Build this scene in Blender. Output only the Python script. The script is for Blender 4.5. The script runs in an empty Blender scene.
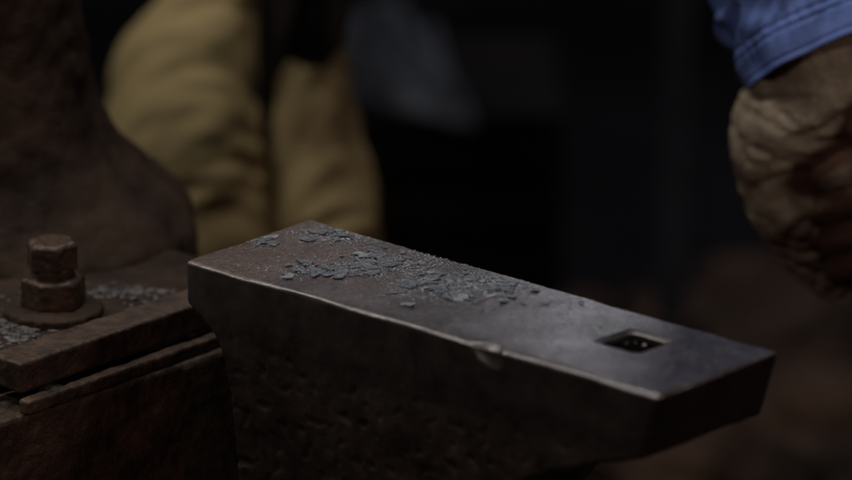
import bpy, bmesh, math, random
from mathutils import Vector, Matrix, noise
random.seed(7)
C = bpy.context.scene.collection
S = bpy.context.scene
S.view_settings.view_transform = 'Standard'
S.view_settings.look = 'None'
S.view_settings.exposure = 0
PI = math.pi
# ---------------------------------------------------------------- camera
TH = math.radians(17.8); FP = 3750.0; DIST = 2.5
TGT = Vector((0, 0, .75))
FWD = Vector((0, math.cos(TH), -math.sin(TH)))
UP = Vector((0, math.sin(TH), math.cos(TH)))
CAM = TGT - FWD * DIST
cd = bpy.data.cameras.new('camera'); cam = bpy.data.objects.new('camera', cd); C.objects.link(cam)
cam.location = CAM; cam.rotation_euler = (PI/2 - TH, 0, 0)
cd.sensor_width = 36; cd.lens = FP/852*36; cd.clip_end = 60; cd.clip_start = .05
cd.dof.use_dof = True; cd.dof.focus_distance = 2.46; cd.dof.aperture_fstop = 3.3
S.camera = cam
def ray(x, y):
    return FWD + Vector((1,0,0))*((x-426)/FP) + UP*((240-y)/FP)
def atz(x, y, z=.75):
    r = ray(x, y); return CAM + r*((z-CAM.z)/r.z)
def aty(x, y, Y):
    r = ray(x, y); return CAM + r*((Y-CAM.y)/r.y)
# ---------------------------------------------------------------- helpers
def tag(o, label, cat, group=None, kind=None):
    o['label'] = label; o['category'] = cat
    if group: o['group'] = group
    if kind: o['kind'] = kind
    return o
def empty(name, loc):
    o = bpy.data.objects.new(name, None); C.objects.link(o); o.location = loc; return o
def link(name, me, m=None, parent=None, smooth=True):
    o = bpy.data.objects.new(name, me); C.objects.link(o)
    if m: me.materials.clear(); me.materials.append(m)
    if smooth: me.polygons.foreach_set('use_smooth', [True]*len(me.polygons))
    if parent:
        o.parent = parent; o.matrix_parent_inverse = Matrix.Translation(-Vector(parent.location))
    return o
def bm2me(bm, name='m'):
    me = bpy.data.meshes.new(name); bm.normal_update(); bm.to_mesh(me); bm.free(); return me
def bake(me, mods):
    o = bpy.data.objects.new('tmp', me); C.objects.link(o)
    for typ, kw in mods:
        m = o.modifiers.new('m', typ)
        for k, v in kw.items(): setattr(m, k, v)
    bpy.context.view_layer.update()
    dg = bpy.context.evaluated_depsgraph_get()
    r = bpy.data.meshes.new_from_object(o.evaluated_get(dg))
    bpy.data.objects.remove(o)
    return r
def loft(bm, cs, rs, n=32, ref=Vector((0,1,0)), fn=None, cap=True):
    rings = []; k = len(cs)
    for i, c in enumerate(cs):
        c = Vector(c)
        t = (Vector(cs[min(i+1, k-1)]) - Vector(cs[max(i-1, 0)])).normalized()
        a = t.cross(ref).normalized(); b = a.cross(t).normalized()
        r = rs[i]; rx, ry = (r if isinstance(r, tuple) else (r, r))
        ring = []
        for j in range(n):
            th = 2*PI*j/n; q = fn(i/(k-1), th) if fn else 0
            ring.append(bm.verts.new(c + a*(math.cos(th)*(rx+q)) + b*(math.sin(th)*(ry+q))))
        rings.append(ring)
    for i in range(k-1):
        for j in range(n):
            bm.faces.new((rings[i][j], rings[i][(j+1)%n], rings[i+1][(j+1)%n], rings[i+1][j]))
    if cap:
        bm.faces.new(rings[0][::-1]); bm.faces.new(rings[-1])
    return rings
def resample(pts, rs, n):
    out = []; ro = []; k = len(pts)
    for s in range(n):
        t = s/(n-1)*(k-1); i = min(int(t), k-2); f = t-i
        def cr(g):
            p0 = g(max(i-1,0)); p1 = g(i); p2 = g(i+1); p3 = g(min(i+2,k-1))
            return .5*((2*p1)+(p2-p0)*f+(2*p0-5*p1+4*p2-p3)*f*f+(3*p1-p0-3*p2+p3)*f*f*f)
        out.append(cr(lambda q: Vector(pts[q]))); ro.append(cr(lambda q: rs[q]))
    return out, ro
def boxm(bm, o, ax, ay, az):
    vs = [bm.verts.new(o + ax*i + ay*j + az*k) for i in (0,1) for j in (0,1) for k in (0,1)]
    for f in ((0,1,3,2),(4,6,7,5),(0,4,5,1),(2,3,7,6),(0,2,6,4),(1,5,7,3)):
        bm.faces.new([vs[i] for i in f])
    bmesh.ops.recalc_face_normals(bm, faces=bm.faces)
def ell(bm, c, r, seg=24):
    g = bmesh.ops.create_uvsphere(bm, u_segments=seg, v_segments=seg//2, radius=1)
    for v in g['verts']: v.co = Vector((v.co.x*r[0]+c[0], v.co.y*r[1]+c[1], v.co.z*r[2]+c[2]))
def rough_up(me, amp, sc, seed=0, amp2=0, sc2=1):
    vs = me.vertices; ns = [v.normal.copy() for v in vs]; off = Vector((seed*3.1, seed*1.7, seed))
    for v, n in zip(vs, ns):
        d = noise.noise(v.co*sc+off)*amp
        if amp2: d += noise.noise(v.co*sc2+off)*amp2
        v.co += n*d
    me.update()
def sm(a, b, x):
    t = max(0, min(1, (x-a)/(b-a))); return t*t*(3-2*t)
# ---------------------------------------------------------------- anvil face frame
zt = .75
A, B, Cc, D = atz(185,260), atz(310,219), atz(658,396), atz(781,352)
L_ = ((Cc-A).length + (D-B).length)/2; W_ = ((B-A).length + (D-Cc).length)/2
U = (Cc-A).normalized(); V = Vector((-U.y, U.x, 0)); Z = Vector((0,0,1))
# ---------------------------------------------------------------- materials
def mat(name, c1, c2, scale=20, rough=(.5,.8), metal=0.0, bump=.3, bscale=80, bdist=.002, c3=None, spec=.5, detail=8):
    m = bpy.data.materials.new(name); m.use_nodes = True; nt = m.node_tree; N = nt.nodes; L = nt.links
    b = N['Principled BSDF']
    tc = N.new('ShaderNodeTexCoord')
    n1 = N.new('ShaderNodeTexNoise'); n1.inputs['Scale'].default_value = scale; n1.inputs['Detail'].default_value = detail; n1.inputs['Roughness'].default_value = .68
    L.new(tc.outputs['Object'], n1.inputs['Vector'])
    r = N.new('ShaderNodeValToRGB'); r.color_ramp.elements[0].position = .35; r.color_ramp.elements[1].position = .65
    r.color_ramp.elements[0].color = (*c1, 1); r.color_ramp.elements[1].color = (*c2, 1)
    if c3: e = r.color_ramp.elements.new(.78); e.color = (*c3, 1)
    L.new(n1.outputs['Fac'], r.inputs['Fac'])
    n2 = N.new('ShaderNodeTexNoise'); n2.inputs['Scale'].default_value = bscale; n2.inputs['Detail'].default_value = 6; n2.inputs['Roughness'].default_value = .62
    L.new(tc.outputs['Object'], n2.inputs['Vector'])
    mr = N.new('ShaderNodeMapRange'); mr.inputs['From Min'].default_value = .3; mr.inputs['From Max'].default_value = .7
    mr.inputs['To Min'].default_value = rough[0]; mr.inputs['To Max'].default_value = rough[1]
    L.new(n2.outputs['Fac'], mr.inputs['Value']); L.new(mr.outputs[0], b.inputs['Roughness'])
    bp = N.new('ShaderNodeBump'); bp.inputs['Strength'].default_value = bump; bp.inputs['Distance'].default_value = bdist
    L.new(n2.outputs['Fac'], bp.inputs['Height']); L.new(bp.outputs['Normal'], b.inputs['Normal'])
    L.new(r.outputs['Color'], b.inputs['Base Color'])
    b.inputs['Metallic'].default_value = metal; b.inputs['Specular IOR Level'].default_value = spec
    return m
M = {}
M['rust'] = mat('rusty_cast_iron', (.024,.014,.010), (.11,.066,.043), 34, (.38,.72), .25, 1, 130, .0024, c3=(.27,.18,.13), spec=.5)
M['rustdark'] = mat('dark_cast_iron', (.018,.011,.008), (.058,.035,.024), 14, (.6,.9), .05, .8, 80, .003, spec=.2)
M['bolt'] = mat('oxidised_bolt_steel', (.028,.017,.012), (.11,.068,.047), 60, (.36,.62), .3, .9, 190, .001, c3=(.24,.16,.12), spec=.5)
M['khaki'] = mat('khaki_canvas', (.275,.205,.098), (.37,.28,.140), 12, (.8,.95), 0, .5, 500, .001, spec=.1)
M['blackcloth'] = mat('black_cloth', (.008,.008,.01), (.018,.017,.02), 12, (.85,.95), 0, .4, 200, .001, spec=.15)
M['apron'] = mat('dark_leather', (.010,.007,.006), (.022,.016,.013), 16, (.6,.85), 0, .4, 90, .001, spec=.2)
M['skin'] = mat('skin', (.32,.18,.12), (.4,.23,.16), 20, (.5,.6), 0, .1, 120, .0005)
M['hair'] = mat('hair', (.02,.015,.01), (.04,.03,.02), 60, (.5,.7), 0, .6, 200, .002)
M['stitch'] = mat('pale_thread', (.38,.45,.66), (.5,.56,.75), 50, (.8,.9), 0, .2, 400, .0005)
M['greycloth'] = mat('grey_cloth', (.06,.066,.085), (.22,.235,.275), 9, (.85,.95), 0, .4, 100, .003, spec=.1, detail=3)
M['wood'] = mat('dark_old_wood', (.006,.005,.005), (.014,.010,.009), 8, (.8,.95), 0, .6, 60, .003, spec=.1)
M['post'] = mat('painted_steel_post', (.02,.022,.03), (.04,.042,.055), 10, (.5,.7), .2, .3, 60, .002)
M['floor'] = mat('sooty_earth_floor', (.008,.007,.010), (.020,.017,.019), 6, (.8,.95), 0, 1, 25, .02, c3=(.03,.022,.02), spec=.1)
M['wall'] = mat('sooty_wall', (.012,.012,.016), (.03,.03,.036), 3, (.85,.95), 0, .6, 14, .02)
M['slag'] = mat('brown_slag', (.008,.006,.005), (.11,.065,.044), 7, (.8,.95), 0, .8, 60, .006, c3=(.24,.165,.12), spec=.15, detail=3)
M['crumb'] = mat('grey_crumbs', (.03,.027,.026), (.16,.15,.15), 90, (.5,.8), .2, .5, 200, .001)
M['flake'] = mat('blue_grey_mill_scale', (.12,.135,.165), (.38,.415,.48), 1.2, (.26,.48), .4, .6, 3, .10)
M['flakepale'] = mat('pale_mill_scale', (.32,.34,.38), (.58,.61,.66), 1.2, (.25,.45), .3, .6, 3, .10)
M['dust'] = mat('scale_powder', (.07,.075,.09), (.50,.53,.59), 500, (.3,.6), .35, .4, 500, .0004)
M['denim'] = mat('blue_denim', (.12,.19,.50), (.20,.29,.68), 30, (.85,.95), 0, .8, 420, .0012, spec=.1)
def anvil_mat():
    m = bpy.data.materials.new('worn_anvil_steel'); m.use_nodes = True; nt = m.node_tree; N = nt.nodes; L = nt.links
    b = N['Principled BSDF']; tc = N.new('ShaderNodeTexCoord'); g = N.new('ShaderNodeNewGeometry')
    def nz(sc, det=8, ro=.6, dist=0, vec=None):
        n = N.new('ShaderNodeTexNoise'); n.inputs['Scale'].default_value = sc; n.inputs['Detail'].default_value = det
        n.inputs['Roughness'].default_value = ro; n.inputs['Distortion'].default_value = dist
        L.new(vec or tc.outputs['Object'], n.inputs['Vector']); return n.outputs['Fac']
    def ramp(src, stops):
        r = N.new('ShaderNodeValToRGB'); e = r.color_ramp.elements
        e[0].position, e[0].color = stops[0][0], (*stops[0][1],1); e[1].position, e[1].color = stops[-1][0], (*stops[-1][1],1)
        for p, c in stops[1:-1]: x = e.new(p); x.color = (*c,1)
        L.new(src, r.inputs['Fac']); return r.outputs['Color']
    def mix(f, a, bb, mode='MIX'):
        x = N.new('ShaderNodeMixRGB'); x.blend_type = mode
        for s, i in ((f,'Fac'),(a,'Color1'),(bb,'Color2')):
            if isinstance(s, (int,float)): x.inputs[i].default_value = s
            elif isinstance(s, tuple): x.inputs[i].default_value = (*s,1)
            else: L.new(s, x.inputs[i])
        return x.outputs['Color']
    def math_(op, a, bb):
        x = N.new('ShaderNodeMath'); x.operation = op
        for s, i in ((a,0),(bb,1)):
            if isinstance(s, (int,float)): x.inputs[i].default_value = s
            else: L.new(s, x.inputs[i])
        return x.outputs[0]
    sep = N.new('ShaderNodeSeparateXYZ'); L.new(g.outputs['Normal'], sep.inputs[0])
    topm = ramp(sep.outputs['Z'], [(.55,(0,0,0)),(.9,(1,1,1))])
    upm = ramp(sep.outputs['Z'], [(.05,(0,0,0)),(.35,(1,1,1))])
    # height below the face: smooth worn band above, scaly forging below
    ps = N.new('ShaderNodeSeparateXYZ'); L.new(tc.outputs['Object'], ps.inputs[0])
    hgt = math_('ADD', ps.outputs['Z'], math_('MULTIPLY', math_('SUBTRACT', nz(20,6,.6), .5), .05))
    band = N.new('ShaderNodeMapRange'); L.new(hgt, band.inputs['Value']); band.inputs['From Min'].default_value = .245; band.inputs['From Max'].default_value = .275
    dp = N.new('ShaderNodeVectorMath'); dp.operation = 'DOT_PRODUCT'; L.new(tc.outputs['Object'], dp.inputs[0]); dp.inputs[1].default_value = tuple(U/L_)
    al = math_('ADD', dp.outputs['Value'], .4)
    stain = math_('ADD', al, math_('MULTIPLY', math_('SUBTRACT', nz(14,8,.65), .5), 1.1))
    browned = ramp(stain, [(.10,(1,1,1)),(.48,(0,0,0))])
    mp = N.new('ShaderNodeMapping'); mp.inputs['Rotation'].default_value = (0,0,math.radians(60)); mp.inputs['Scale'].default_value = (8,260,8)
    L.new(tc.outputs['Object'], mp.inputs['Vector'])
    scr = nz(1, 4, .6, .4, mp.outputs[0])
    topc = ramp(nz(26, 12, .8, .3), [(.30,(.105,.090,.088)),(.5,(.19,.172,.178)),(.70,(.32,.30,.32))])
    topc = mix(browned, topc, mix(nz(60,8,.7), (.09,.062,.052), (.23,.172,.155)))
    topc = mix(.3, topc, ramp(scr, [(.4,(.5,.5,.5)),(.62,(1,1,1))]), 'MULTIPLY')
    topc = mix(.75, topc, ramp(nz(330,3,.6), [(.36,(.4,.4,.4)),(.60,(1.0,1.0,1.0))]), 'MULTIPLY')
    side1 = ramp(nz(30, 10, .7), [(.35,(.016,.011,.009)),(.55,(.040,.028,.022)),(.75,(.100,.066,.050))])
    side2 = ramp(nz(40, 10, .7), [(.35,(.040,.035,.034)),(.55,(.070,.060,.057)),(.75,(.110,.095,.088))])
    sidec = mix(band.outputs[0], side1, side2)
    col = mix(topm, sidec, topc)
    pe = ramp(g.outputs['Pointiness'], [(.515,(0,0,0)),(.60,(1,1,1))])
    edge_glint = mix(1, mix(1, pe, upm, 'MULTIPLY'), ramp(nz(60,6), [(.30,(.35,.35,.35)),(.6,(1,1,1))]), 'MULTIPLY')
    col = mix(edge_glint, col, (.62,.58,.56))  # highlight painted into the colour along the upper edges
    L.new(col, b.inputs['Base Color'])
    rt = ramp(nz(40, 10, .8, .2), [(.30,(.24,.24,.24)),(.70,(.46,.46,.46))])
    rt = mix(mix(.6, (0,0,0), browned), rt, (.58,.58,.58))
    rsd = mix(band.outputs[0], (.5,.5,.5), (.36,.36,.36))
    rs = mix(topm, rsd, rt); rs = mix(edge_glint, rs, (.30,.30,.30))
    L.new(rs, b.inputs['Roughness'])
    mt = mix(topm, mix(band.outputs[0], (.2,.2,.2), (.6,.6,.6)), (.8,.8,.8)); mt = mix(mix(.6,(0,0,0),browned), mt, (.3,.3,.3)); mt = mix(edge_glint, mt, (.92,.92,.92)); L.new(mt, b.inputs['Metallic'])
    bh = mix(.5, nz(420,5,.7), nz(120,6,.65)); bh = mix(.15, bh, scr)
    bp = N.new('ShaderNodeBump'); bp.inputs['Distance'].default_value = .0009
    rough_side = mix(band.outputs[0], (.95,.95,.95), (.5,.5,.5))
    L.new(mix(topm, rough_side, (.5,.5,.5)), bp.inputs['Strength']); L.new(bh, bp.inputs['Height']); L.new(bp.outputs['Normal'], b.inputs['Normal'])
    return m
M['anvil'] = anvil_mat()
def glove_mat():
    m = mat('worn_suede_glove', (.20,.155,.110), (.46,.38,.29), 34, (.85,.95), 0, .9, 260, .0016, spec=.1)
    N = m.node_tree.nodes; L = m.node_tree.links; b = N['Principled BSDF']
    a = N.new('ShaderNodeVertexColor'); a.layer_name = 'soot'
    src = b.inputs['Base Color'].links[0].from_socket
    x = N.new('ShaderNodeMixRGB'); x.inputs['Color2'].default_value = (.062,.030,.022,1)
    L.new(a.outputs['Color'], x.inputs['Fac']); L.new(src, x.inputs['Color1']); L.new(x.outputs[0], b.inputs['Base Color'])
    return m
M['glove'] = glove_mat()

# ---------------------------------------------------------------- the anvil
def amap(u, v, z):
    s = u/L_; t = v/W_
    p = A*(1-s)*(1-t) + Cc*s*(1-t) + B*(1-s)*t + D*s*t
    return Vector((p.x, p.y, zt+z))
prof = [(0,0),(L_,0),(L_-.012,-.044),(L_-.045,-.055),(L_-.085,-.070),(L_-.125,-.093),(L_-.15,-.125),(L_-.158,-.17),(L_-.145,-.215),(L_-.10,-.255),(L_-.07,-.265),(L_-.07,-.31),
        (-.02,-.31),(-.02,-.265),(.012,-.25),(.034,-.21),(.038,-.15),(.037,-.09),(.032,-.062),(.022,-.045),(.010,-.036),(0,-.030)]
bm = bmesh.new()
f0 = [bm.verts.new((u,0,z)) for u,z in prof]; f1 = [bm.verts.new((u,W_,z)) for u,z in prof]
bm.faces.new(f0); bm.faces.new(f1[::-1])
for i in range(len(prof)):
    j = (i+1)%len(prof); bm.faces.new((f0[i], f1[i], f1[j], f0[j]))
bmesh.ops.recalc_face_normals(bm, faces=bm.faces)
me = bm2me(bm)
HS = .0285; HU = .808*L_; HV = .60*W_
cb = bmesh.new()
boxm(cb, Vector((HU-HS/2, HV-HS/2, -.2)), Vector((HS,0,0)), Vector((0,HS,0)), Vector((0,0,.3)))
cme = bake(bm2me(cb), [('BEVEL', dict(width=.004, segments=3, limit_method='ANGLE', angle_limit=.5))])
cut = bpy.data.objects.new('cut', cme); C.objects.link(cut)
me = bake(me, [('BEVEL', dict(width=.0024, segments=3, limit_method='ANGLE', angle_limit=math.radians(50))),
               ('BOOLEAN', dict(object=cut, operation='DIFFERENCE', solver='EXACT')),
               ('REMESH', dict(mode='VOXEL', voxel_size=.0012)),
               ('SMOOTH', dict(factor=.5, iterations=3))])
bpy.data.objects.remove(cut)
ns = [v.normal.copy() for v in me.vertices]
for v, n in zip(me.vertices, ns):
    u, w, z = v.co; p = v.co.copy()
    side = 1 - sm(.5, .9, n.z)
    low = sm(-.025, -.07, z + .012*noise.noise(p*20))
    d = (noise.noise(p*14)*.0014 + noise.noise(p*45)*.0008*(.3+low) + noise.noise(p*130)*.0005*(.4+low*.6))*side
    pit = max(0, noise.noise(p*110+Vector((5,5,5)))-.2); d -= pit*.003*side*(.05+low)
    d += (noise.noise(p*18)*.0002 + noise.noise(p*70)*.00005)*(1-side)
    v.co += n*d
    for dist_e, k, dirv in ((w, 1, Vector((0,1,0))), (L_-u, 2, Vector((-1,0,0))), (u, 3, Vector((1,0,0))), (W_-w, 4, Vector((0,-1,0)))):
        r = math.hypot(dist_e, z)
        if r < .009:
            q = max(0, noise.noise(Vector((u*30, w*30, k*9)))-.1)*.0014 + max(0, noise.noise(Vector((u*120, w*120, k*4))))*.0004
            if k == 1: q += .0005
            v.co += (dirv*.55 + Vector((0,0,-.8)))*q*(1-r/.009)
    # shallow spall dipping down the near side
    ax_ = .262; rr_ = math.hypot((u-ax_-.6*max(0,-z-.002))/.013, w/.006, (z+.002)/.011)
    if rr_ < 1: v.co.y += .0030*(1-rr_*rr_); v.co.z -= .0014*(1-rr_*rr_)
    hd = max(abs(u-HU), abs(w-HV)) - HS/2
    if z > -.006 and abs(hd) < .005: v.co.z -= .0014*(1-abs(hd)/.005)
    zz = v.co.z
    k = 1 - .03*sm(-.03,-.05,zz) - .10*sm(-.06,-.17,zz) + .35*sm(-.2,-.29,zz)
    v.co.y = W_/2 + (v.co.y-W_/2)*k
for v in me.vertices: v.co = amap(*v.co)
cen = amap(L_*.4, W_/2, -.31)
for v in me.vertices: v.co -= cen
me.update()
an = link('anvil', me, M['anvil']); an.location = cen
tag(an, 'dark worn steel anvil with a square hole and scale flakes on its face', 'anvil')
bm = bmesh.new()
zs = [0,.03,.1,.2,.3,.4,.43,.44]
loft(bm, [Vector((cen.x,cen.y,z)) for z in zs], [.26,.255,.245,.24,.24,.238,.234,.226], 64, fn=lambda t,th: .006*math.sin(th*5)+.003*math.sin(th*17))
st = link('tree_stump', bm2me(bm), M['wood'], smooth=False)
tag(st, 'dark sawn tree stump standing under the anvil', 'stump')

# ---------------------------------------------------------------- scale flakes on the face
def inface(p, mar=.009):
    s = t = .5
    for _ in range(8):
        q = A*(1-s)*(1-t)+Cc*s*(1-t)+B*(1-s)*t+D*s*t
        du = (Cc-A)*(1-t)+(D-B)*t; dv = (B-A)*(1-s)+(D-Cc)*s; e = p-q
        det = du.x*dv.y-du.y*dv.x
        s += (e.x*dv.y-e.y*dv.x)/det; t += (du.x*e.y-du.y*e.x)/det
    u, w = s*L_, t*W_
    if u < mar or w < mar or u > L_-mar or w > W_-mar: return False
    if abs(u-HU) < HS/2+.003 and abs(w-HV) < HS/2+.003: return False
    return True
clus = [(450,287,52,9,.28),(350,235,42,6,.20),(385,266,50,8,.16),(500,281,30,8,.12),(320,270,45,5,.08),(262,243,10,3,.02),(520,303,50,9,.03),(425,258,55,8,.11)]
def pick(wd=1):
    r = random.random(); a = 0
    for x, y, sx, sy, w in clus:
        a += w
        if r < a: break
    return atz(random.gauss(x, sx*.72*wd), random.gauss(y, sy*.8*wd), zt)
def flake_mesh(r, thick, warp):
    bm = bmesh.new(); n = random.randint(4, 7); ph = random.random()*6
    asp = random.uniform(.4, .95); pts = []
    for j in range(n):
        th = ph + 2*PI*(j+random.uniform(-.3,.3))/n; rr = r*random.uniform(.75,1.15)
        pts.append((math.cos(th)*rr, math.sin(th)*rr*asp))
    if n > 4:
        j = random.randrange(n); pts[j] = (pts[j][0]*.35, pts[j][1]*.35)
    pp = []
    for j in range(n):
        a, b = pts[j], pts[(j+1)%n]; pp.append(a)
        t = random.uniform(.3,.7); pp.append((a[0]*(1-t)+b[0]*t+random.uniform(-.09,.09), a[1]*(1-t)+b[1]*t+random.uniform(-.09,.09)))
    pts = pp; n = len(pts)
    bend = lambda x, y: warp*(x*x) + warp*.4*y
    lo = [bm.verts.new((x, y, bend(x,y))) for x, y in pts]; hi = [bm.verts.new((x*.98, y*.98, bend(x,y)+thick)) for x, y in pts]
    c1 = bm.verts.new((0,0,thick)); c0 = bm.verts.new((0,0,0))
    for j in range(n):
        k = (j+1)%n
        bm.faces.new((lo[j], lo[k], hi[k], hi[j])); bm.faces.new((hi[j], hi[k], c1)); bm.faces.new((lo[k], lo[j], c0))
    bmesh.ops.recalc_face_normals(bm, faces=bm.faces)
    return bm2me(bm)
protos = [flake_mesh(1, random.uniform(.03,.06), random.uniform(-.02,.10)) for _ in range(40)]
for i, p in enumerate(protos): p.materials.append(M['flakepale'] if i % 10 == 0 else M['flake'])
special = [((431,273), .0055, 'pale squarish scale flake lying alone in the middle of the anvil face'),
           ((262,243), .0065, 'thin dark scale flake lying nearest the left end of the anvil face'),
           ((505,291), .0085, 'broad grey scale flake at the right end of the main heap of scale')]
fl = []
for (x, y), r, lab in special: fl.append((atz(x,y,zt), r, lab))
while len(fl) < 298:
    p = pick()
    if inface(p): fl.append((p, .0013+.0068*random.random()**2.3, 'thin blue-grey flake of forge scale in the scatter on the anvil face'))
for i, (p, r, lab) in enumerate(fl):
    o = bpy.data.objects.new('scale_flake', random.choice(protos) if i else protos[0]); C.objects.link(o)
    o.location = (p.x, p.y, zt + .0003 + random.random()*.0008); o.scale = (r, r, r)
    o.rotation_euler = (random.gauss(0,.06), random.gauss(0,.06), random.random()*6.28)
    tag(o, lab, 'flake', 'forge scale flakes on the anvil')
bm = bmesh.new(); cnt = 0
while cnt < 13000:
    q_ = random.random()
    if q_ < .78: p = pick(1.1)
    elif q_ < .90: p = atz(random.gauss(606,18), random.gauss(331,4.5), zt)
    else: p = atz(random.uniform(200,770), random.uniform(225,390), zt)
    if not inface(p, .003): continue
    cnt += 1
    r = .00026 + .0008*random.random()**3; a = random.random()*6
    vs = [bm.verts.new((p.x+math.cos(a+k*2.1)*r*random.uniform(.6,1.2), p.y+math.sin(a+k*2.1)*r*random.uniform(.6,1.2), zt+.0002+random.random()*.0004)) for k in range(3)]
    top = bm.verts.new((p.x, p.y, zt+.0003+r*.5))
    for k in range(3): bm.faces.new((vs[k], vs[(k+1)%3], top))
dust = link('scale_powder', bm2me(bm), M['dust'], smooth=False)
tag(dust, 'fine grey scale powder scattered over the anvil face', 'powder', kind='stuff')

# ---------------------------------------------------------------- rusty machine at the left
mroot_loc = Vector((-.36,.26,0)); mach = empty('forge_machine', mroot_loc)
tag(mach, 'rusty cast iron machine frame with a broad column and bolted foot left of the anvil', 'machine')
def rusty(name, bm, m, vox=.003, amp=.0014, sc=30, bev=.004, it=2, parent=mach, amp2=.0006):
    me = bake(bm2me(bm), [('BEVEL', dict(width=bev, segments=2, limit_method='ANGLE', angle_limit=math.radians(40))),
        ('REMESH', dict(mode='VOXEL', voxel_size=vox)), ('SMOOTH', dict(factor=.5, iterations=it))])
    rough_up(me, amp, sc, 3, amp2, 140)
    return link(name, me, m, parent)
zl = .658
e0 = atz(36,411,zl); e1 = atz(222,351,zl); dv = (e1-e0).normalized(); du = Vector((dv.y,-dv.x,0))
if du.x < 0: du = -du
END = atz(330,316,zl)
Lb = (END-e0).dot(dv)
bm = bmesh.new(); boxm(bm, e0 - dv*.14 - du*.34 + Z*(-.20), du*.34, dv*(Lb+.14), Z*.20)
rusty('foot_block', bm, M['rust'], vox=.0025, bev=.0025, amp=.0012, amp2=.0008, it=1)
zb = .690; zf = .680
b0 = atz(20,364,zb); b1 = atz(212,299,zb); bv = (b1-b0).normalized(); bu = Vector((bv.y,-bv.x,0))
if bu.x < 0: bu = -bu
Lc = (END-b0).dot(bv)-.006
bm = bmesh.new(); boxm(bm, b0 - bu*.030 - Z*.021, bu*.030, bv*Lc, Z*.021)
rusty('clamp_bar', bm, M['rust'], vox=.0014, bev=.0011, amp=.0005, amp2=.0005, sc=40, it=1)
bm = bmesh.new(); boxm(bm, b0 - bu*.30 - bv*.05 + Z*(zf-.021-zb), bu*.266, bv*(Lc+.045), Z*.021)
rusty('flange', bm, M['rustdark'], vox=.003, bev=.003, amp=.003, amp2=.0012)
bm = bmesh.new(); boxm(bm, b0 + bu*.0020 - bv*.004 - Z*.0325, bu*.009, bv*.24, Z*.0095)
rusty('wedge_strip', bm, M['rust'], vox=.0013, bev=.0008, amp=.0008, sc=50, it=1)
bm = bmesh.new()
rings = []
for z, rx, ry in ((.60,.205,.155),(.665,.205,.155),(.682,.202,.152),(.697,.190,.140),(.715,.170,.122),(.742,.146,.108),(.775,.132,.100),(.82,.126,.095),(.90,.125,.095),(1.1,.125,.095),(1.6,.13,.095),(1.8,.14,.11)):
    ring = []
    for j in range(64):
        th = 2*PI*j/64; ct, s_ = math.cos(th), math.sin(th)
        ring.append(bm.verts.new(Vector((-.376,.27,z))+Vector((math.copysign(abs(ct)**.75,ct)*rx, math.copysign(abs(s_)**.75,s_)*ry, 0))))
    rings.append(ring)
for i in range(len(rings)-1):
    for j in range(64): bm.faces.new((rings[i][j], rings[i][(j+1)%64], rings[i+1][(j+1)%64], rings[i+1][j]))
bm.faces.new(rings[0][::-1]); bm.faces.new(rings[-1])
me = bake(bm2me(bm), [('REMESH', dict(mode='VOXEL', voxel_size=.004)), ('SMOOTH', dict(factor=.5, iterations=2))])
rough_up(me, .007, 12, 1, .0028, 50); rough_up(me, .0010, 120, 4); link('column', me, M['rustdark'], mach)
bm = bmesh.new(); boxm(bm, e0 - dv*.12 - du*.33 + Z*(-.658), du*.32, dv*(Lb+.1), Z*.463)
link('pedestal', bm2me(bm), M['rustdark'], mach, smooth=False)
bc = atz(54,314,zf)
bolt = empty('bolt', bc); bolt.parent = mach; bolt.matrix_parent_inverse = Matrix.Translation(-mroot_loc)
def hexpart(name, z0, z1, r, rot, top=.0):
    bm = bmesh.new(); n = 6
    def ring(z, rr): return [bm.verts.new((math.cos(rot+2*PI*k/n)*rr, math.sin(rot+2*PI*k/n)*rr, z)) for k in range(n)]
    a = ring(z0, r); b = ring(z1, r); c = ring(z1+.0022, r*.84)
    for k in range(n):
        bm.faces.new((a[k], a[(k+1)%n], b[(k+1)%n], b[k])); bm.faces.new((b[k], b[(k+1)%n], c[(k+1)%n], c[k]))
    bm.faces.new(a[::-1]); bm.faces.new(c)
    me = bake(bm2me(bm), [('BEVEL', dict(width=.0012, segments=2, limit_method='ANGLE', angle_limit=.4)), ('REMESH', dict(mode='VOXEL', voxel_size=.0009)), ('SMOOTH', dict(factor=.5, iterations=1))])
    rough_up(me, .0008, 70, 2, .0005, 240)
    o = link(name, me, M['bolt']); o.parent = bolt; return o
def cyl(name, prof_, m, amp=.0005):
    bm = bmesh.new(); loft(bm, [Vector((0,0,z)) for z, r in prof_], [r for z, r in prof_], 48, ref=Vector((0,1,0)))
    bmesh.ops.recalc_face_normals(bm, faces=bm.faces)
    me = bake(bm2me(bm), [('REMESH', dict(mode='VOXEL', voxel_size=.0013)), ('SMOOTH', dict(factor=.5, iterations=1))])
    rough_up(me, amp, 70, 5, amp*.5, 200)
    o = link(name, me, m); o.parent = bolt; return o
cyl('washer', [(-.012,.034),(.003,.0345),(.006,.034),(.007,.030),(.0075,.022)], M['rustdark'], .0014)
hexpart('nut', .007, .026, .0228, .25)
cyl('collar', [(.026,.0150),(.034,.0152),(.036,.0145),(.037,.0135)], M['bolt'])
hexpart('bolt_head', .034, .051, .0180, .80)
bm = bmesh.new()
def crumb(p, r):
    g = bmesh.ops.create_icosphere(bm, subdivisions=1, radius=r)
    k = Vector((random.uniform(.6,1.5), random.uniform(.6,1.5), random.uniform(.25,.6)))
    for v in g['verts']:
        q = v.co*random.uniform(.6,1.3); v.co = Vector((q.x*k.x, q.y*k.y, q.z*k.z)) + p
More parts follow.
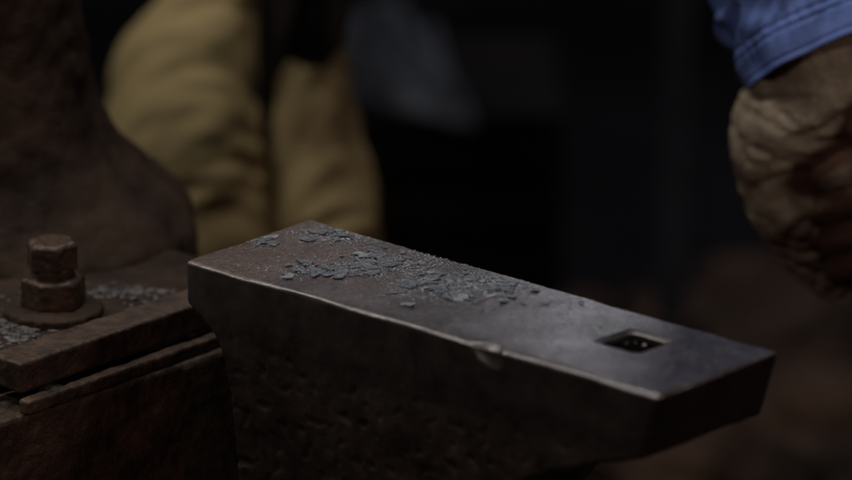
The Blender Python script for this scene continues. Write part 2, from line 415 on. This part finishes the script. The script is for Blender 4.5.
for _ in range(900):
    w = random.random()
    if w < .45: p = atz(random.gauss(10,16), random.gauss(332,8), zf)
    elif w < .75: p = atz(random.gauss(126,20), random.gauss(291,4), zf)
    else: p = atz(random.uniform(0,180), random.uniform(290,335), zf)
    if (p-b0).dot(bu) > -.032: continue
    crumb(p+Z*.0005, .0007+.0030*random.random()**4)
g_ = link('grit', bm2me(bm), M['crumb'], smooth=False)
tag(g_, 'grey grit and broken scale gathered round the bolt on the machine foot', 'grit', kind='stuff')
bm = bmesh.new(); q = atz(50,390,zl+.004)
g = bmesh.ops.create_icosphere(bm, subdivisions=2, radius=.0075)
for v in g['verts']: v.co = Vector((v.co.x*1.5, v.co.y*.8, v.co.z*.7))*random.uniform(.85,1.1) + q
ch = link('steel_chip', bm2me(bm), M['crumb'], smooth=False)
tag(ch, 'pale grey steel chip on the ledge below the near end of the clamp bar', 'chip')

# ---------------------------------------------------------------- people
def skinfig(joints, edges, m, name, parent, root=0, sub=2):
    me = bpy.data.meshes.new(name); me.from_pydata([j[0] for j in joints], edges, [])
    o = bpy.data.objects.new('tmp', me); C.objects.link(o)
    sk = o.modifiers.new('s', 'SKIN'); sk.use_smooth_shade = True
    for i, j in enumerate(joints):
        r = j[1]; me.skin_vertices[0].data[i].radius = r if isinstance(r, tuple) else (r, r)
    me.skin_vertices[0].data[root].use_root = True
    ss = o.modifiers.new('b', 'SUBSURF'); ss.levels = sub; ss.render_levels = sub
    bpy.context.view_layer.update()
    r = bpy.data.meshes.new_from_object(o.evaluated_get(bpy.context.evaluated_depsgraph_get())); bpy.data.objects.remove(o)
    return link(name, r, m, parent)
def head(parent, c):
    bm = bmesh.new(); ell(bm, (0,0,0), (.076,.095,.115)); ell(bm, (0,-.02,-.07), (.055,.065,.05))
    ell(bm, (0,-.10,-.012), (.014,.02,.026)); ell(bm, (0,-.082,-.055), (.028,.015,.01))
    for s in (-1,1):
        ell(bm, (s*.078,.005,-.01), (.01,.02,.032)); ell(bm, (s*.03,-.085,.028), (.026,.014,.010))
    me = bake(bm2me(bm), [('REMESH', dict(mode='VOXEL', voxel_size=.006)), ('SMOOTH', dict(factor=.5, iterations=4))])
    for v in me.vertices: v.co += c
    link('face', me, M['skin'], parent)
    for s in (-1,1):
        bm = bmesh.new(); ell(bm, (c.x+s*.03, c.y-.083, c.z+.008), (.012,.010,.009)); link('eye', bm2me(bm), M['hair'], parent)
    bm = bmesh.new(); ell(bm, (c.x, c.y+.022, c.z+.03), (.086,.093,.104)); me = bm2me(bm); rough_up(me, .008, 30)
    link('hair', me, M['hair'], parent)
Y1 = .86
p1 = empty('person', Vector((-.19,.88,0)))
tag(p1, 'person in baggy khaki trousers and dark apron standing behind the left end of the anvil', 'person')
def leg(ptspx, hip, ankle, Y):
    pts = [Vector(hip[0])]; rs = [hip[1]]
    for x, y, r, dy in ptspx:
        p = aty(x, y, Y+dy); pts.append(p); rs.append(r/1125)
    pts.append(Vector(ankle[0])); rs.append(ankle[1]); return pts, rs
bm = bmesh.new()
pa, ra = leg([(222,-20,56,.02),(208,30,58,.0),(184,78,70,-.02),(179,125,74,-.03),(184,175,72,-.035),(194,240,66,-.035),(200,340,60,.0)], ((-.185,.92,.88),.10), ((-.20,.90,.10),.062), Y1)
pb, rb = leg([(300,-20,42,.03),(304,30,40,.02),(308,85,43,.0),(313,140,52,-.02),(318,210,60,-.02),(322,260,60,-.02),(322,340,56,.0)], ((-.09,.92,.88),.095), ((-.085,.90,.10),.062), Y1)
def folds(seed):
    def f(t, th):
        a = noise.noise(Vector((math.cos(th)*.9, math.sin(th)*.9+seed, t*9+1.2*math.cos(th))))
        b = noise.noise(Vector((math.cos(th)*.8+9, math.sin(th)*.8+seed, t*19-3.0*math.sin(th-.6))))
        return .006*a + .0085*(.5-abs(b)*2)
    return f
for p, r, s in ((pa,ra,4),(pb,rb,7)):
    pp, rr = resample(p, r, 80); loft(bm, pp, rr, 48, fn=folds(s))
ell(bm, (-.14,.91,.93), (.155,.115,.13))
bmesh.ops.recalc_face_normals(bm, faces=bm.faces)
me = bake(bm2me(bm), [('REMESH', dict(mode='VOXEL', voxel_size=.005)), ('SMOOTH', dict(factor=.5, iterations=2))])
link('trousers', me, M['khaki'], p1)
J = [((-.14,.91,.95),(.15,.10)),((-.14,.91,1.15),(.145,.10)),((-.14,.90,1.36),(.17,.10)),((-.14,.89,1.46),.06),((-.14,.88,1.54),.055),
     ((-.33,.90,1.40),.06),((-.39,.90,1.14),.048),((-.37,.82,.93),.036),((.05,.90,1.40),.06),((.11,.93,1.14),.048),((.08,.98,.92),.036)]
skinfig(J, [(0,1),(1,2),(2,3),(3,4),(2,5),(5,6),(6,7),(2,8),(8,9),(9,10)], M['blackcloth'], 'body', p1)
head(p1, Vector((-.14,.87,1.64)))
for x in (-.20,-.085):
    bm = bmesh.new(); ell(bm, (x,.83,.045), (.05,.13,.045)); ell(bm, (x,.90,.09), (.052,.055,.08))
    for v in bm.verts: v.co.z = max(v.co.z, 0)
    link('boot', bake(bm2me(bm), [('REMESH', dict(mode='VOXEL', voxel_size=.006)), ('SMOOTH', dict(factor=.5, iterations=2))]), M['apron'], p1)
out = [(258,-330),(360,-330),(352,0),(340,46),(322,66),(304,66),(288,60),(276,84),(268,150),(261,150),(256,50)]  # narrow lower tail is a dark strip standing in for shade between the legs
bm = bmesh.new(); vs = [bm.verts.new(aty(x,y,.765)) for x,y in out]; bm.faces.new(vs)
bmesh.ops.triangulate(bm, faces=bm.faces); bmesh.ops.subdivide_edges(bm, edges=bm.edges, cuts=6)
ax = aty(300,60,.8).x
for v in bm.verts: v.co.y += (v.co.x-ax)**2*5 + .006*math.sin(v.co.x*90)
me = bake(bm2me(bm), [('SOLIDIFY', dict(thickness=.004))]); link('apron', me, M['apron'], p1)
YG = .26; SG = FP/(DIST+YG*math.cos(TH))
p2 = empty('person', Vector((.50,.56,0)))
tag(p2, 'person at the right in a blue denim shirt, tan glove lowered beside the anvil', 'person')
wrist = aty(828,95,YG+.01); elbow = Vector((.19,.40,1.02)); sh = Vector((.30,.56,1.32))
J = [((.50,.60,.92),(.15,.10)),((.50,.60,1.12),(.145,.10)),((.50,.58,1.30),(.17,.10)),((.50,.56,1.41),.06),((.50,.54,1.48),.052),
     (tuple(sh),.055),(tuple(elbow),.042),(tuple(wrist),.03),(tuple(aty(840,190,YG+.01)),.03),
     ((.69,.58,1.32),.055),((.76,.50,1.06),.042),((.74,.36,.90),.03),((.73,.30,.84),.03),
     ((.59,.60,.85),.09),((.60,.58,.50),.06),((.60,.62,.10),.045),((.475,.66,.85),.08),((.50,.64,.50),.06),((.50,.68,.10),.045)]
skinfig(J, [(0,1),(1,2),(2,3),(3,4),(2,5),(5,6),(6,7),(7,8),(2,9),(9,10),(10,11),(11,12),(0,13),(13,14),(14,15),(0,16),(16,17),(17,18)], M['skin'], 'body', p2)
J2 = [((.50,.60,.90),(.17,.12)),((.50,.60,1.12),(.165,.12)),((.50,.58,1.30),(.185,.115)),((.50,.56,1.40),.075),
      (tuple(sh),.07),(tuple(elbow),.06),((.69,.58,1.32),.07),((.76,.50,1.06),.058),((.74,.37,.91),.05)]
skinfig(J2, [(0,1),(1,2),(2,3),(2,4),(4,5),(2,6),(6,7),(7,8)], M['denim'], 'shirt', p2)
J3 = [((.50,.61,.92),(.165,.115)),((.595,.60,.80),.09),((.60,.58,.50),.075),((.60,.62,.10),.07),((.475,.66,.80),.09),((.50,.65,.50),.075),((.50,.68,.10),.07)]
skinfig(J3, [(0,1),(1,2),(2,3),(0,4),(4,5),(5,6)], M['blackcloth'], 'trousers', p2)
head(p2, Vector((.50,.52,1.57)))
for x, y in ((.60,.60),(.50,.66)):
    bm = bmesh.new(); ell(bm, (x,y-.07,.045), (.05,.13,.045)); ell(bm, (x,y,.09), (.052,.055,.08))
    for v in bm.verts: v.co.z = max(v.co.z, 0)
    link('boot', bm2me(bm), M['apron'], p2)
axis = (elbow - wrist).normalized()
rim = aty(837,56,YG)
ctr = [rim, rim+axis*.02, rim+axis*.05, rim+axis*.10, rim+axis*.17, elbow]
rad = [.0650,.0655,.0680,.070,.069,.062]
cp, cr_ = resample(ctr, rad, 150)
Ls = [0]
for i in range(1, len(cp)): Ls.append(Ls[-1]+(cp[i]-cp[i-1]).length)
def slv(t, th):
    s = Ls[min(int(round(t*149)),149)]
    f = .0042*noise.noise(Vector((math.cos(th)*2.2, math.sin(th)*2.2, s*40)))
    a = s + .03*math.cos(th) + .02*math.sin(th)
    f += .014*noise.noise(Vector((math.cos(th)*1.4+3, math.sin(th)*1.4, a*24))) * sm(.024,.055,s)
    f += .008*(.5-abs(noise.noise(Vector((math.cos(th)*2.4+3, math.sin(th)*2.4, a*38))))*2) * sm(.02,.05,s)
    f -= .0020*math.exp(-((s-.022)/.0015)**2) + .0018*math.exp(-((s-.028)/.0015)**2) + .0013*math.exp(-((s-.004)/.0012)**2)
    f += .0018*(1-sm(.022,.029,s)) + .0012*math.sin(th*40+s*90+3*noise.noise(Vector((th*2,s*30,1))))*math.exp(-((s-.025)/.008)**2)
    return f
bm = bmesh.new(); rg = loft(bm, cp, cr_, 200, fn=slv, cap=False)
me = bake(bm2me(bm), [('SOLIDIFY', dict(thickness=.0022, offset=-1))]); 
slo = link('sleeve', me, M['denim'], p2)
bm = bmesh.new()
for sdist in (.0205,.0265):
    idx = min(range(len(Ls)), key=lambda i: abs(Ls[i]-sdist))
    c0 = cp[idx]; t = axis; a = t.cross(Vector((0,1,0))).normalized(); b = a.cross(t).normalized()
    for k in range(100):
        th0 = 2*PI*k/100; th1 = th0+.042
        pts = []
        for th in (th0, th1):
            r = cr_[idx]+slv(idx/149, th)+.0004; pts.append(c0+a*math.cos(th)*r+b*math.sin(th)*r)
        loft(bm, [pts[0], (pts[0]+pts[1])/2, pts[1]], [.0004,.0007,.0004], 6, ref=Vector((.3,.2,1)))
sto = link('stitching', bm2me(bm), M['stitch']); sto.parent = slo
# glove
bm = bmesh.new()
gp = [(806,-5,50,.0),(824,30,70,.0),(836,64,82,.0),(829,105,87,.0),(819,148,85,.0),(822,190,78,.0),(832,228,64,.01),(846,262,48,.02),(858,288,32,.02)]
ks = [1,1,.98,.95,.9,.85,.82,.82,.82]
pts = [aty(x,y,YG+dy) for x,y,r,dy in gp]; rr = [r/SG for x,y,r,dy in gp]
pp, r2 = resample(pts, rr, 140); _, k2 = resample(pts, ks, 140)
def gl(t, th):
    # creases run round the cuff, sag and pinch into each other
    a = t*9 + 1.3*math.sin(th+1)
    k = sm(.24,.38,t)
    n1 = noise.noise(Vector((math.cos(th)*.9+7, math.sin(th)*.9, a*1.3)))
    n2 = noise.noise(Vector((math.cos(th)*1.7+3, math.sin(th)*1.7, a*2.6)))
    rid = math.exp(-(n1/.09)**2); rid2 = math.exp(-(n2/.10)**2)
    return k*(.0065*noise.noise(Vector((math.cos(th)*.9, math.sin(th)*.9, a*.8))) - .0055*rid - .0026*rid2) + .0008
loft(bm, pp, [(r, r*k) for r, k in zip(r2, k2)], 120, fn=gl)
bmesh.ops.recalc_face_normals(bm, faces=bm.faces)
fing = []
def chain(ps, rs):
    q, r = resample(ps, rs, 26); loft(bm, q, r, 20, ref=Vector((.1,.2,1)).normalized()); fing.extend(zip(q, r))
for k, (y, L2, r) in enumerate(((170,70,21),(202,74,21),(233,70,20),(261,58,17.5))):
    r = r/SG; x0 = 14
    chain([aty(806+x0+k*5,y+10,YG-.040), aty(820+x0+k*5,y+3,YG-.053), aty(856+k*4,y-3,YG-.060), aty(888,y-1,YG-.048), aty(898,y+4,YG-.02), aty(880,y+6,YG+.0)], [r*.9,r*1.05,r*.98,r*1.02,r*.92,r*.75])
chain([aty(850,120,YG-.03), aty(872,128,YG-.055), aty(898,148,YG-.07), aty(912,172,YG-.065)], [.022,.019,.017,.012])
bmesh.ops.recalc_face_normals(bm, faces=bm.faces)
me = bake(bm2me(bm), [('REMESH', dict(mode='VOXEL', voxel_size=.0019)), ('SMOOTH', dict(factor=.5, iterations=3))])
rough_up(me, .0012, 50, 9, .0006, 160)
vc = me.color_attributes.new('soot', 'FLOAT_COLOR', 'POINT')
for i, v in enumerate(me.vertices):
    d = min((v.co-q).length-r for q, r in fing)
    s = 1 - sm(.000, .014, d + .012*noise.noise(v.co*40))
    s = max(s, .55*sm(.0,.35,noise.noise(v.co*26)), .5*sm(.70,.63,v.co.z))
    vc.data[i].color = (s, s, s, 1)
link('glove', me, M['glove'], p2)

# ---------------------------------------------------------------- setting
bm = bmesh.new(); bmesh.ops.create_grid(bm, x_segments=120, y_segments=120, size=6)
for v in bm.verts: v.co.z = noise.noise(v.co*2.5)*.012 + noise.noise(v.co*8)*.006 - .006
fl_ = link('ground', bm2me(bm), M['floor']); fl_['kind'] = 'structure'; fl_.location = (0,1.5,0)
bm = bmesh.new(); boxm(bm, Vector((-4,3.6,-.05)), Vector((8,0,0)), Vector((0,.2,0)), Vector((0,0,3)))
w = link('wall', bm2me(bm), M['wall'], smooth=False); w['kind'] = 'structure'
bm = bmesh.new()
for _ in range(300):
    x = random.gauss(.42,.13); y = random.gauss(1.50,.22); r = random.uniform(.015,.065)
    hgt = .12*math.exp(-((x-.46)/.2)**2-((y-1.55)/.35)**2)
    g = bmesh.ops.create_icosphere(bm, subdivisions=2, radius=r)
    k = Vector((random.uniform(.7,1.3), random.uniform(.7,1.3), random.uniform(.5,.9)))
    for v in g['verts']:
        q = v.co*random.uniform(.85,1.12); v.co = Vector((q.x*k.x+x, q.y*k.y+y, q.z*k.z+r*.3+hgt*random.uniform(.9,1)))
sg = link('slag_heap', bm2me(bm), M['slag'], smooth=False)
tag(sg, 'brown heap of slag lumps on the dark floor behind the anvil heel', 'rubble', kind='stuff')
cr = empty('wooden_crate', Vector((-.03,2.25,0))); tag(cr, 'low dark wooden crate on the floor in the dim background', 'crate')
for zz in (.02,.10,.18):
    for (o_, a_, b_) in ((Vector((-.21,2.05,zz)),Vector((.36,0,0)),Vector((0,.015,0))),(Vector((-.21,2.42,zz)),Vector((.36,0,0)),Vector((0,.015,0))),
                         (Vector((-.227,2.05,zz)),Vector((.015,0,0)),Vector((0,.385,0))),(Vector((.152,2.05,zz)),Vector((.015,0,0)),Vector((0,.385,0)))):
        bm = bmesh.new(); boxm(bm, o_, a_, b_, Vector((0,0,.06))); link('slat', bm2me(bm), M['wood'], cr, smooth=False)
bm = bmesh.new(); boxm(bm, Vector((-.23,2.04,.243)), Vector((.40,0,0)), Vector((0,.40,0)), Vector((0,0,.012))); link('lid', bm2me(bm), M['wood'], cr, smooth=False)
bm = bmesh.new(); bmesh.ops.create_grid(bm, x_segments=50, y_segments=50, size=.5)
for v in bm.verts:
    x, y = v.co.x, v.co.y
    h = .04 + .10*noise.noise(Vector((x*5+y*3, y*4, 1))) + .02*noise.noise(Vector((x*14, y*9, 4)))
    edge = max(abs(x), abs(y))/.5
    v.co = Vector((-.040+x*.16+y*-.04, 2.2+y*.32-x*.14, .257+max(.001, h*(1-edge**4))))
me = bake(bm2me(bm), [('SOLIDIFY', dict(thickness=.003, offset=1))])
tag(link('cloth', me, M['greycloth']), 'crumpled grey cloth lying on the low crate in the background', 'cloth')
po = empty('steel_post', Vector((.285,1.75,0))); tag(po, 'slim dark steel post standing between the anvil and the gloved person', 'post')
bm = bmesh.new(); boxm(bm, Vector((.268,1.735,.008)), Vector((.035,0,0)), Vector((0,.035,0)), Vector((0,0,2.2))); link('shaft', bm2me(bm), M['post'], po, smooth=False)
bm = bmesh.new(); boxm(bm, Vector((.225,1.69,-.004)), Vector((.12,0,0)), Vector((0,.12,0)), Vector((0,0,.012))); link('base_plate', bm2me(bm), M['post'], po, smooth=False)

# ---------------------------------------------------------------- light
w = bpy.data.worlds.new('World'); S.world = w; w.use_nodes = True
w.node_tree.nodes['Background'].inputs[0].default_value = (.54,.5,.5,1); w.node_tree.nodes['Background'].inputs[1].default_value = .009
def area(name, loc, to, size, e, col):
    l = bpy.data.lights.new(name, 'AREA'); l.energy = e; l.size = size; l.color = col; l.shape = 'DISK'
    o = bpy.data.objects.new(name, l); C.objects.link(o); o.location = loc
    o.rotation_euler = (Vector(to)-Vector(loc)).to_track_quat('-Z','Y').to_euler(); return o
area('overhead_lamp', (-.15,.25,2.05), (0,.3,.7), .28, 7, (1,.96,.9))
area('left_edge_fill', (-1.25,.35,2.05), (0,.1,.7), .35, 8, (1,.97,.93))  # added light, no visible source, draws a highlight along the near edge
area('far_sheen_fill', (.45,3.2,1.9), (0.1,0,.75), .6, 8, (.90,.90,1))  # added behind, out of view, to put sheen on the anvil face
area('side_fill', (-.95,-1.7,2.4), (0,.3,.7), .4, 8, (1,.91,.80))  # added fill from front left so the dark sides show
area('right_fill', (1.9,-1.0,1.9), (0,.1,.7), .4, 4.5, (1,.84,.76))  # weak fill added to lift faces turned to the right
l = bpy.data.lights.new('red_lamp', 'POINT'); l.energy = .7; l.color = (1,.02,.02); l.shadow_soft_size = .02
o = bpy.data.objects.new('red_lamp', l); C.objects.link(o); o.location = (.40,-1.0,.74)
